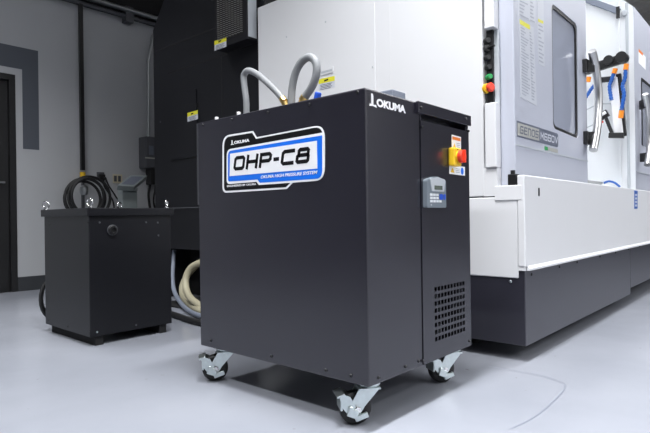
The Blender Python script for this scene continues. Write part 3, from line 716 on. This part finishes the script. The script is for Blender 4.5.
# working area behind the doors
PX = 5.76; PYF, PYB = 1.15, 1.30
ie = onY(PYF, 636, 10); zt1 = ie.z
it = onX(PX, 621, 0); 
x = MB(); x.prism([(PX, PYF, .62), (PX, PYF, zt1), (PX, PYF+.6, zt1+.62), (PX, 2.6, zt1+.62), (PX, 2.6, .62)], (.12, 0, 0)); x.build('work_area_end_wall', M['inner'], mc)
MB().box((3.6, 2.3, .62), (PX, 2.4, 3.3)).build('work_area_back_wall', M['inner'], mc)
MB().box((3.0, 1.07, .62), (PX, 2.3, .70)).build('work_area_floor', M['inner'], mc)
MB().box((3.0, 1.5, 3.3), (PX, 2.3, 3.36)).build('work_area_roof', M['inner'], mc)
# door post strip, upper rail, small clip
q = onX(PX, 628, 100); MB().box((PX-.012, q.y-.012, .70), (PX, q.y+.012, zt1+.05), .002).build('door_guide', M['silver'], mc)
q = onX(PX, 620, 100); MB().box((PX-.02, q.y-.006, .70), (PX, q.y+.008, zt1+.1), .002).build('door_guide', M['inner'], mc)
a_, b_ = onX(PX-.02, 619, 11.5), onX(PX-.02, 582, -2); MB().bar(a_, b_, .03, .055, .003).build('upper_rail', M['bluegrey'], mc)
q = onX(PX-.03, 618, 13); MB().bar((q.x, q.y, q.z+.06), (q.x, q.y, q.z-.05), .02, .03).build('rail_clip', M['black'], mc)
q = onX(PX, 625, 13.5); MB().lathe((q.x, q.y, q.z), (-1, 0, 0), [(0, .03), (.02, .03), (.024, .02)], 16).build('rail_end', M['silver'], mc)
# nozzle carrier
NY = 1.42
n = lambda px, py, Y=NY: onX(5.60+(Y-NY), px, py)
MB().bar(n(586, 70.5), n(626, 57.5), .06, .085, .01).lathe(n(609.5, 61), (-1, 0, 0), [(-.04, .045), (.05, .045)], 16).lathe(n(622.5, 58), (-1, 0, 0), [(-.04, .05), (.06, .05)], 16).build('nozzle_arm', M['black'], mc)
MB().bar(n(613, 78, 1.44), n(619, 134, 1.44), .03, .075, .005).build('spindle_column_cover', M['label'], mc)
MB().bar(n(618.6, 74, 1.46), n(624, 136, 1.46), .04, .045, .005).build('wiper_strip', M['black'], mc)
MB().bar(n(609, 135.5), n(624, 135.5), .05, .05, .005).build('lower_bracket', M['black'], mc)
x = MB(); x.obox(n(604, 115), (0, -.035, .02), (.02, 0, 0), (0, .015, .03), .004); x.bar(n(606, 118), n(612, 133), .03, .03, .004); x.build('probe_body', M['black'], mc)
MB().obox(n(603.5, 113.5, NY-.03), (0, -.02, .012), (.01, 0, 0), (0, .006, .012), .002).build('probe_face', M['label'], mc)
MB().obox(n(601.8, 122, NY-.03), (0, .014, 0), (.01, 0, 0), (0, 0, .008), .002).build('probe_lamp', M['red'], mc)
def nozzle(pts, r, tips):
    P = spline(pts, 8); x = MB(); rad = [r*(1.0 if (i % 3) else .78) for i in range(len(P))]
    x.tube(P, rad, 10); o = x.build('coolant_nozzle', M['bluepaint'], mc)
    for p0, p1 in tips: MB().cyl(p0, p1, r*1.2, 12).build('nozzle_tip', M['orangepl'], o)
nozzle([n(625.6, 68, 1.36), n(625, 78, 1.36), n(622.6, 86, 1.36), n(624, 94, 1.36), n(622.6, 104, 1.36), n(621, 112, 1.36)], .018, [(n(626.5, 64, 1.36), n(625.6, 70, 1.36)), (n(621.6, 110.5, 1.36), n(620.6, 118, 1.36))])
nozzle([n(614.5, 71, 1.38), n(612, 79, 1.38), n(609.6, 86, 1.38), n(610.4, 94, 1.38), n(611.5, 100, 1.38)], .018, [(n(615.4, 68.5, 1.38), n(614, 73.5, 1.38))])
nozzle([n(596, 84, 1.40), n(592, 88, 1.40), n(588, 94, 1.40), n(584, 100, 1.40)], .018, [(n(589, 77, 1.40), n(588, 82, 1.40))])
x = MB(); x.bar(n(601.5, 80, 1.4), n(612, 79, 1.4), .03, .05, .004); x.build('nozzle_block', M['black'], mc)
for a_, b_, c_ in (((586, 110), (598, 104.5), (612, 103.5)), ((586, 128), (594, 124), (600, 119))):
    MB().tube(spline([n(*a_, 1.5), n(*b_, 1.5), n(*c_, 1.5)], 8), .006, 8).build('thin_cable', M['silver'], mc)
tbz = MB(); tbz.tube(spline([n(604, 183, 1.3), n(609, 181.3, 1.3), n(615, 183, 1.3), n(620, 187, 1.3)], 8), .010, 8); tbz.build('blue_tube', M['bluepaint'], mc)
x = MB(); x.bar(n(586, 181.5, 1.25), n(602, 183.5, 1.25), .05, .03, .004); x.build('chip_tray_edge', M['steel'], mc)
# right-hand door
gr = Face('Y', PYF-.004)
rd = MB(); rd.prism([(PX+.002, PYF-.004, .80), (7.4, PYF-.004, .80), (7.4, PYF-.004, zt1), (PX+.002, PYF-.004, zt1)], (0, .003, 0)); rd.box((PX+.122, PYF, .80), (7.4, PYF+.10, zt1))
rd = rd.build('sliding_door', M['grey'], mc)
x = MB(); gr.plate(x, rounded([gr.p(641, 145), V((7.2, gr.p(641, 145).y)), V((7.2, gr.p(641, 79).y)), gr.p(641, 79)], .05), 0, .003); x.build('window_pane', M['glass'], rd)
x = MB(); a_ = gr.p(641, 79); gr.plate(x, [V((a_.x, a_.y-.012)), V((7.2, a_.y-.012)), V((7.2, a_.y+.012)), V((a_.x, a_.y+.012))], .003, .008); b_ = gr.p(641, 145); gr.plate(x, [V((a_.x-.012, b_.y)), V((a_.x+.012, b_.y)), V((a_.x+.012, a_.y)), V((a_.x-.012, a_.y))], .003, .008); x.build('window_seal', M['black'], rd)
x = MB(); gr.plate(x, [gr.p(638.6, 50), gr.p(645.6, 57), gr.p(645.6, 70), gr.p(638.6, 63)], 0, .001); x.build('warning_sticker', M['label'], rd)
x = MB(); gr.plate(x, [gr.p(638.6, 49), gr.p(642.8, 53.2), gr.p(642.8, 56), gr.p(638.6, 51.8)], .001, .0016); x.build('yellow_header', M['orange'], rd)
hy = 1.06; hp = [onY(hy, 645.4, 94), onY(hy, 648.2, 112), onY(hy, 649.4, 130), onY(hy, 649.2, 148), onY(hy, 647, 165)]
k1, k2 = onY(hy, 647, 103), onY(hy, 648.4, 157)
handle(gr, rd, hp, [(V((onY(PYF, 638, 103).x, PYF-.02, k1.z)), k1, .085), (V((onY(PYF, 638, 157).x, PYF-.02, k2.z)), k2, .085)], .027)
MB().box((PX+.01, PYF-.012, gr.p(640, 172.5).y-.004), (7.3, PYF, gr.p(640, 172.5).y+.004)).build('door_rib', M['silver'], rd)

# rear black cabinet
yl = onX(CX, 154, 100).y; zcab = Face('X', CX).p(180, 249).y
cb_ = MB(); c1 = onX(CX, 154, 30); c2 = onX(CX, 164, 0)
cb_.prism([(CX, yw-.01, zcab), (CX, yl, zcab), (CX, yl, c1.z), (CX, c2.y, c2.z), (CX, c2.y-.2, c2.z+.35), (CX, yw-.01, c2.z+.35)], (1.1, 0, 0))
rc = cb_.build('rear_cabinet', M['cabinet'], mc)
gc = Face('X', CX)
def seam(pa, pb, w=.006):
    a_, b_ = gc.p(*pa), gc.p(*pb); d_ = (b_-a_).normalized(); nn = V((-d_.y, d_.x))*w/2
    x = MB(); gc.plate(x, [a_-nn, b_-nn, b_+nn, a_+nn], 0, .0015); x.build('panel_seam', M['hollow'], rc)
za, zb = gc.p(160, 50).y, gc.p(172, 72.3).y
def hseam(z, y0, y1, m='hollow'):
    x = MB(); gc.plate(x, [V((-y0, z-.004)), V((-y1, z-.004)), V((-y1, z+.004)), V((-y0, z+.004))], 0, .002); x.build('panel_seam', M[m], rc)
ya = lambda px: onX(CX, px, 100).y
hseam(za, ya(158), yw); hseam(zb, ya(168), yw)
x = MB(); q = gc.p(221.5, 68); gc.plate(x, [V((q.x-.004, gc.p(221.5, 200).y)), V((q.x+.004, gc.p(221.5, 200).y)), V((q.x+.004, zb)), V((q.x-.004, zb))], 0, .002); x.build('panel_seam', M['hollow'], rc)
zl = gc.p(187, 207.6).y; hseam(zl, ya(155), yw, 'boxgrey')
x = MB(); gc.plate(x, rounded([V((-ya(169.5), gc.p(170, 160.5).y)), V((-ya(197), gc.p(170, 160.5).y)), V((-ya(197), gc.p(172, 95).y)), V((-ya(169.5), gc.p(172, 95).y))], .03), 0, .012); x.build('service_door', M['cabinet'], rc)
x = MB(); gc.plate(x, [V((-ya(197.3), gc.p(197, 205).y)), V((-ya(198.3), gc.p(197, 205).y)), V((-ya(198.3), gc.p(197, 124).y)), V((-ya(197.3), gc.p(197, 124).y))], 0, .012); x.build('door_edge', M['boxgrey'], rc)
warn(gc, [(188.6, 113.2), (199, 110.3), (199.2, 119.2), (188.8, 122.2)], rc and mc, .012, .42)
x = MB(); gc.plate(x, [gc.p(189, 104.5), gc.p(198, 103), gc.p(198, 107.5), gc.p(189, 109.5)], 0, .006); x.build('latch_recess', M['hollow'], rc)
for px, py in ((160.5, 122), (186, 134)): screw(gc, px, py, 0.0, rc, 'boxgrey', .008)
# filter fan unit on the cabinet
FD = CX-.12; gf = Face('X', FD); fy0, fy1 = onX(FD, 247.3, 30).y, onX(FD, 215, 30).y; fz0 = (gf.p(215.5, 50.5).y+gf.p(245, 39).y)/2
fu = MB().box((FD, fy0, fz0), (CX, fy1, fz0+.62), .004).build('filter_housing', M['cabinet'], mc)
x = MB(); x.box((FD+.008, fy0-.003, fz0+.02), (CX-.03, fy0, fz0+.60)); x.build('lit_side_strip', M['silver'], fu)  # paler strip paints the light falling on this side of the housing
x = MB()
gy0, gy1, gz0, gz1 = fy0+.045, fy1-.035, fz0+.06, fz0+.60
nc, nr = 9, 34
for i in range(nc):
    yy = gy0+(i+.5)*(gy1-gy0)/nc
    for j in range(nr):
        zz_ = gz0+(j+.5)*(gz1-gz0)/nr
        x.obox((FD-.006, yy, zz_), (.001, 0, 0), (0, (gy1-gy0)/nc*.42, .003), (0, 0, (gz1-gz0)/nr*.24))
x.build('filter_grille', M['mesh'], fu)
x = MB().box((FD-.003, gy0-.01, gz0-.01), (FD, gy1+.01, gz1)).build('grille_backing', M['hollow'], fu)
warn(gf, [(215, 41.2), (226.8, 37.2), (226.8, 46.8), (215, 51)], mc, .004, .42)
# dark base behind the open bay; its black floor sheet paints in the shade
ub_ = MB().box((3.05, yr, .0), (3.15, 4.62, zcab+.01)); ub_.box((2.50, yr+.02, 0), (3.05, 4.20, .012)); ub_.box((CX+.05, 4.50, 0), (3.1, 4.60, zcab+.01)); ub_.build('undercarriage_and_shade', M['hollow'], mc)
# lamp inside the working area
area('work_area_lamp', (4.6, 1.9, 3.25), 1.4, .3, 8, 170)

# hoses in the bay
fz = lambda px, py, z=.02: onZ(z, px, py)
def run(pts): return [onX(q_[2], q_[0], q_[1]) if len(q_) == 3 else fz(q_[0], q_[1], q_[3]) for q_ in pts]
tag(MB().tube(spline(run([(214, 262, 2.70), (202, 262.5, 2.68), (192, 267, 2.66), (186.5, 276, 2.63), (185.8, 286, 2.60), (189, 296, 2.55), (196, 303, 2.50), (206, 308.5, 0, .045), (218, 312, 0, .04)]), 8), .029, 14).build('coolant_hose', M['beige']), 'thick beige hose curving down in the open machine bay, front one', 'hose', 'beige hoses in the machine bay')
tag(MB().tube(spline(run([(205, 258, 2.84), (196, 266, 2.82), (187, 276, 2.79), (182.3, 287, 2.74), (183.5, 297, 2.66), (190, 305, 2.58), (200, 311, 0, .032), (214, 315, 0, .032)]), 8), .028, 14).build('coolant_hose', M['beige']), 'thick beige hose in the open machine bay, half hidden behind another', 'hose', 'beige hoses in the machine bay')
tag(MB().tube(spline(run([(174.2, 250, 2.78), (173.4, 262, 2.76), (172.6, 276, 2.70), (174, 290, 2.62), (180, 302, 2.55), (190, 311.5, 0, .024), (204, 317, 0, .024), (215, 319, 0, .024)]), 8), .019, 12).build('coolant_hose', M['bluegrey']), 'thin blue-grey hose hanging in the open machine bay beside the black enclosure', 'hose')
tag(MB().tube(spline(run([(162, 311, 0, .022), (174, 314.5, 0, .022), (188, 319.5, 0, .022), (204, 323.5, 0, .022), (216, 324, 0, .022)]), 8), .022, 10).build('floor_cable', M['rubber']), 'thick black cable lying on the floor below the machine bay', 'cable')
tag(MB().tube(spline(run([(184, 302, 2.80), (178, 305, 2.80), (170, 304, 2.82), (160, 304, 2.85)]), 8), .010, 8).build('thin_hose', M['beige']), 'short thin beige hose low in the machine bay', 'hose')

# ================================================================== BY THE BACK WALL
g5 = Face('Y', WY)
pt = onY(WY-.10, 80.2, 0); pb = onY(WY-.10, 82.8, 172)
pl = thing('utility_drop_pole', (pb.x, WY-.10, 0), 'thin black pole standing against the back wall behind the cable coil', 'pole')
x_ = (pt.x+pb.x)/2
MB().box((x_-.022, WY-.12, pb.z+.02), (x_+.022, WY-.08, 3.2), .004).build('shaft', M['black'], pl)
zz0 = onY(WY-.1, 83, 174).z; zz1 = onY(WY-.1, 83, 182).z
MB().cyl((x_, WY-.10, zz1), (x_, WY-.10, zz0+.02), .030).build('yellow_collar', M['yellow'], pl)
MB().cyl((x_, WY-.10, .0), (x_, WY-.10, zz1), .018).build('lower_pipe', M['boxgrey'], pl)
q = onY(WY-.1, 83.5, 190); MB().lathe((x_, WY-.13, q.z-.06), (0, 0, 1), [(0, .03), (.03, .045), (.09, .045), (.11, .025)], 16).build('filter_bowl', M['galv'], pl)
c = onY(WY-.2, 86, 200); hk = MB()
for k, (dx_, rr, sq) in enumerate(((-.03, .20, 1), (-.01, .225, .98), (.03, .235, .98), (.0, .18, 1.1))):
    hk.tube([V((c.x+dx_+rr*math.cos(j*math.pi/20), WY-.19-.02*k, c.z+.01*k+.01+rr*sq*math.sin(j*math.pi/20))) for j in range(40)], .017, 8, closed=True)
tag(hk.build('hose_coil', M['rubber']), 'coil of black hose hanging on the pole at the back wall', 'hose')
# outlets
q0, q1 = g5.p(112.5, 174), g5.p(122, 183.5)
ol = thing('wall_outlet', ((q0.x+q1.x)/2, WY, q1.y), 'cream wall outlet plate on the back wall beside the meter', 'outlet', 'outlets on the back wall')
MB().box((q0.x, WY-.012, q1.y), (q1.x, WY, q0.y), .003).build('cover_plate', M['cream'], ol)
for s in (.28, .72):
    xx = q0.x+(q1.x-q0.x)*s; MB().box((xx-.022, WY-.016, q1.y+.02), (xx+.012, WY-.012, q0.y-.02), .001).build('socket', M['boxgrey'], ol)
q0, q1 = g5.p(96.5, 172), g5.p(104, 178.5)
o2 = thing('wall_outlet', ((q0.x+q1.x)/2, WY, q1.y), 'dark grey outlet with black plugs on the back wall, above the hose coil', 'outlet', 'outlets on the back wall')
MB().box((q0.x, WY-.014, q1.y), (q1.x, WY, q0.y), .003).build('cover_plate', M['boxgrey'], o2)
MB().box((q0.x+.015, WY-.05, q1.y-.02), (q1.x-.005, WY-.014, q1.y+.045), .004).build('plug', M['black'], o2)
cbx = q1.x-.03
for k in range(2):
    P = [V((cbx+.012*k, WY-.04-.03*k, q1.y+.01)), g5.w(g5.p(103+3*k, 186), .03+.04*k), g5.w(g5.p(109+3*k, 196), .03+.05*k), g5.w(g5.p(113+4*k, 208), .03+.05*k), V((g5.p(116+4*k, 215).x, WY-.03-.05*k, .3))]
    tag(MB().tube(spline(P, 8), .010, 8).build('power_cord', M['black']), ('black cord hanging from the dark wall outlet, left one', 'black cord hanging from the dark wall outlet, right one')[k], 'cord', 'black cords at the back wall')
# grey enclosure with conduit
EY = WY-.18; ge = Face('Y', EY); q0, q1 = ge.p(138, 135), ge.p(166, 169); q0.x = g5.p(138.5, 150).x
eb = thing('wall_enclosure', ((q0.x+q1.x)/2, EY, q1.y), 'dark grey electrical box on the back wall beside the black machine cabinet', 'electrical box')
MB().box((q0.x, EY, q1.y), (q0.x+.45, WY, q0.y), .012).build('case', M['boxgrey'], eb)
x = MB(); r0, r1 = ge.p(145, 157), ge.p(160, 159.5); ge.plate(x, [V((r0.x, r1.y)), V((r1.x, r1.y)), V((r1.x, r0.y)), V((r0.x, r0.y))], 0, .004); x.build('label_strip', M['dull'], eb)
x = MB(); r0, r1 = ge.p(149, 145.5), ge.p(153.5, 155); ge.plate(x, [V((r0.x, r1.y)), V((r1.x, r1.y)), V((r1.x, r0.y)), V((r0.x, r0.y))], 0, .004); x.build('indicator', M['slate'], eb)
MB().box((q0.x+.08, EY+.02, q1.y-.20), (q0.x+.22, WY-.02, q1.y), .01).build('cable_duct', M['black'], eb)
c0 = onY(WY-.06, 148.3, 135); c1 = onY(WY-.06, 148.4, 62); c2 = onY(WY-.06, 153, 36)
tag(MB().tube([V((c0.x, WY-.06, q0.y)), V((c1.x, WY-.06, c1.z)), V((c2.x, WY-.06, c2.z)), V((c2.x+.06, WY-.06, 3.15))], .020, 10).build('conduit_pipe', M['galv']), 'galvanised pipe rising up the back wall from the dark grey electrical box', 'pipe')
for k, pts in enumerate((((146, 172), (148, 182), (146, 195), (148, 215)), ((150, 172), (153, 186), (151, 200), (153, 216)))):
    P = [g5.w(g5.p(*p_), .06) for p_ in pts]; P.append(V((P[-1].x, P[-1].y, .3)))
    tag(MB().tube(spline(P, 8), .016-.004*k, 8).build('power_cord', M['black']), ('thick black cable hanging under the dark grey electrical box', 'thin black cable hanging under the dark grey electrical box')[k], 'cord', 'black cords at the back wall')
# tilted meter on a post
MYY = 5.55; gm = Face('Y', MYY); q = gm.p(128.5, 191)
mt = thing('bench_meter', (q.x, MYY, 0), 'grey-green tilted display terminal on a grey post behind the black enclosure', 'display terminal')
x = MB(); r0, r1 = gm.p(121, 191), gm.p(135.5, 191); x.box((r0.x, MYY-.04, 0), (r1.x, MYY+.08, q.y), .006); x.build('post', M['meter'], mt)
MB().box((r0.x+.01, MYY-.06, q.y), (r1.x-.005, MYY+.09, q.y+.035), .004).build('swivel', M['meter'], mt)
B0, B1, T1, T0 = onY(5.45, 117.5, 185.5), onY(5.45, 134, 186.5), onY(5.60, 147.2, 175.6), onY(5.60, 131, 175.2)
dn = V((.0, .02, -.045)); x = MB(); x.prism([B0, B1, T1, T0], dn); x.build('housing', M['meter'], mt)
nn_ = (B1-B0).cross(T0-B0).normalized()
if nn_.dot(CAM-B0) < 0: nn_ = -nn_
cq = (B0+B1+T0+T1)/4; x = MB(); x.prism([cq.lerp(p_, .74)+nn_*.0005 for p_ in (B0, B1, T1, T0)], nn_*.002); x.build('display', M['slate'], mt)

# ceiling lights
fixture(2.4, -3.0, 6.2, .34, 'long strip light over the aisle, nearest the white machine front')
fixture(-.9, .3, .34, 4.2, 'long strip light hanging left of the wheeled cabinet')
fixture(1.25, 1.0, 1.5, .34, 'short strip light hanging over the wheeled charcoal cabinet')
fixture(8.0, -.6, 5.2, .34, 'long strip light over the aisle, farther along towards the right')
fixture(.4, 4.3, 3.2, .34, 'added strip light brightening the back wall, over the floor left of the low enclosure')  # housing for the added back wall lamp
fixture(12.4, 2.1, 1.7, .22, 'strip light at the far right, above the right-hand machine door')
fixture(5.0, -4.5, 8.2, .34, 'longest strip light, added to brighten the opposite white wall of the hall')  # housing for the added lamp that brightens the front wall
fixture(5.0, .75, 4.7, .34, 'strip light hanging right above the sliding doors of the machine')
# faint arc worn in the floor paint
arc = MB(); P = [onZ(.0004, *p_) for p_ in ((488, 366), (520, 372), (545, 377), (563, 383.5), (564, 390), (556, 399), (543, 411), (528, 421), (510, 429))]
P = spline(P, 6)
for i in range(len(P)-1):
    d_ = (P[i+1]-P[i]).normalized(); nn = V((-d_.y, d_.x, 0))*.002
    arc.faces([P[i]-nn, P[i+1]-nn, P[i+1]+nn, P[i]+nn], [(0, 1, 2, 3)])
fa = arc.build('trim_3', M['slate'], kind='structure')
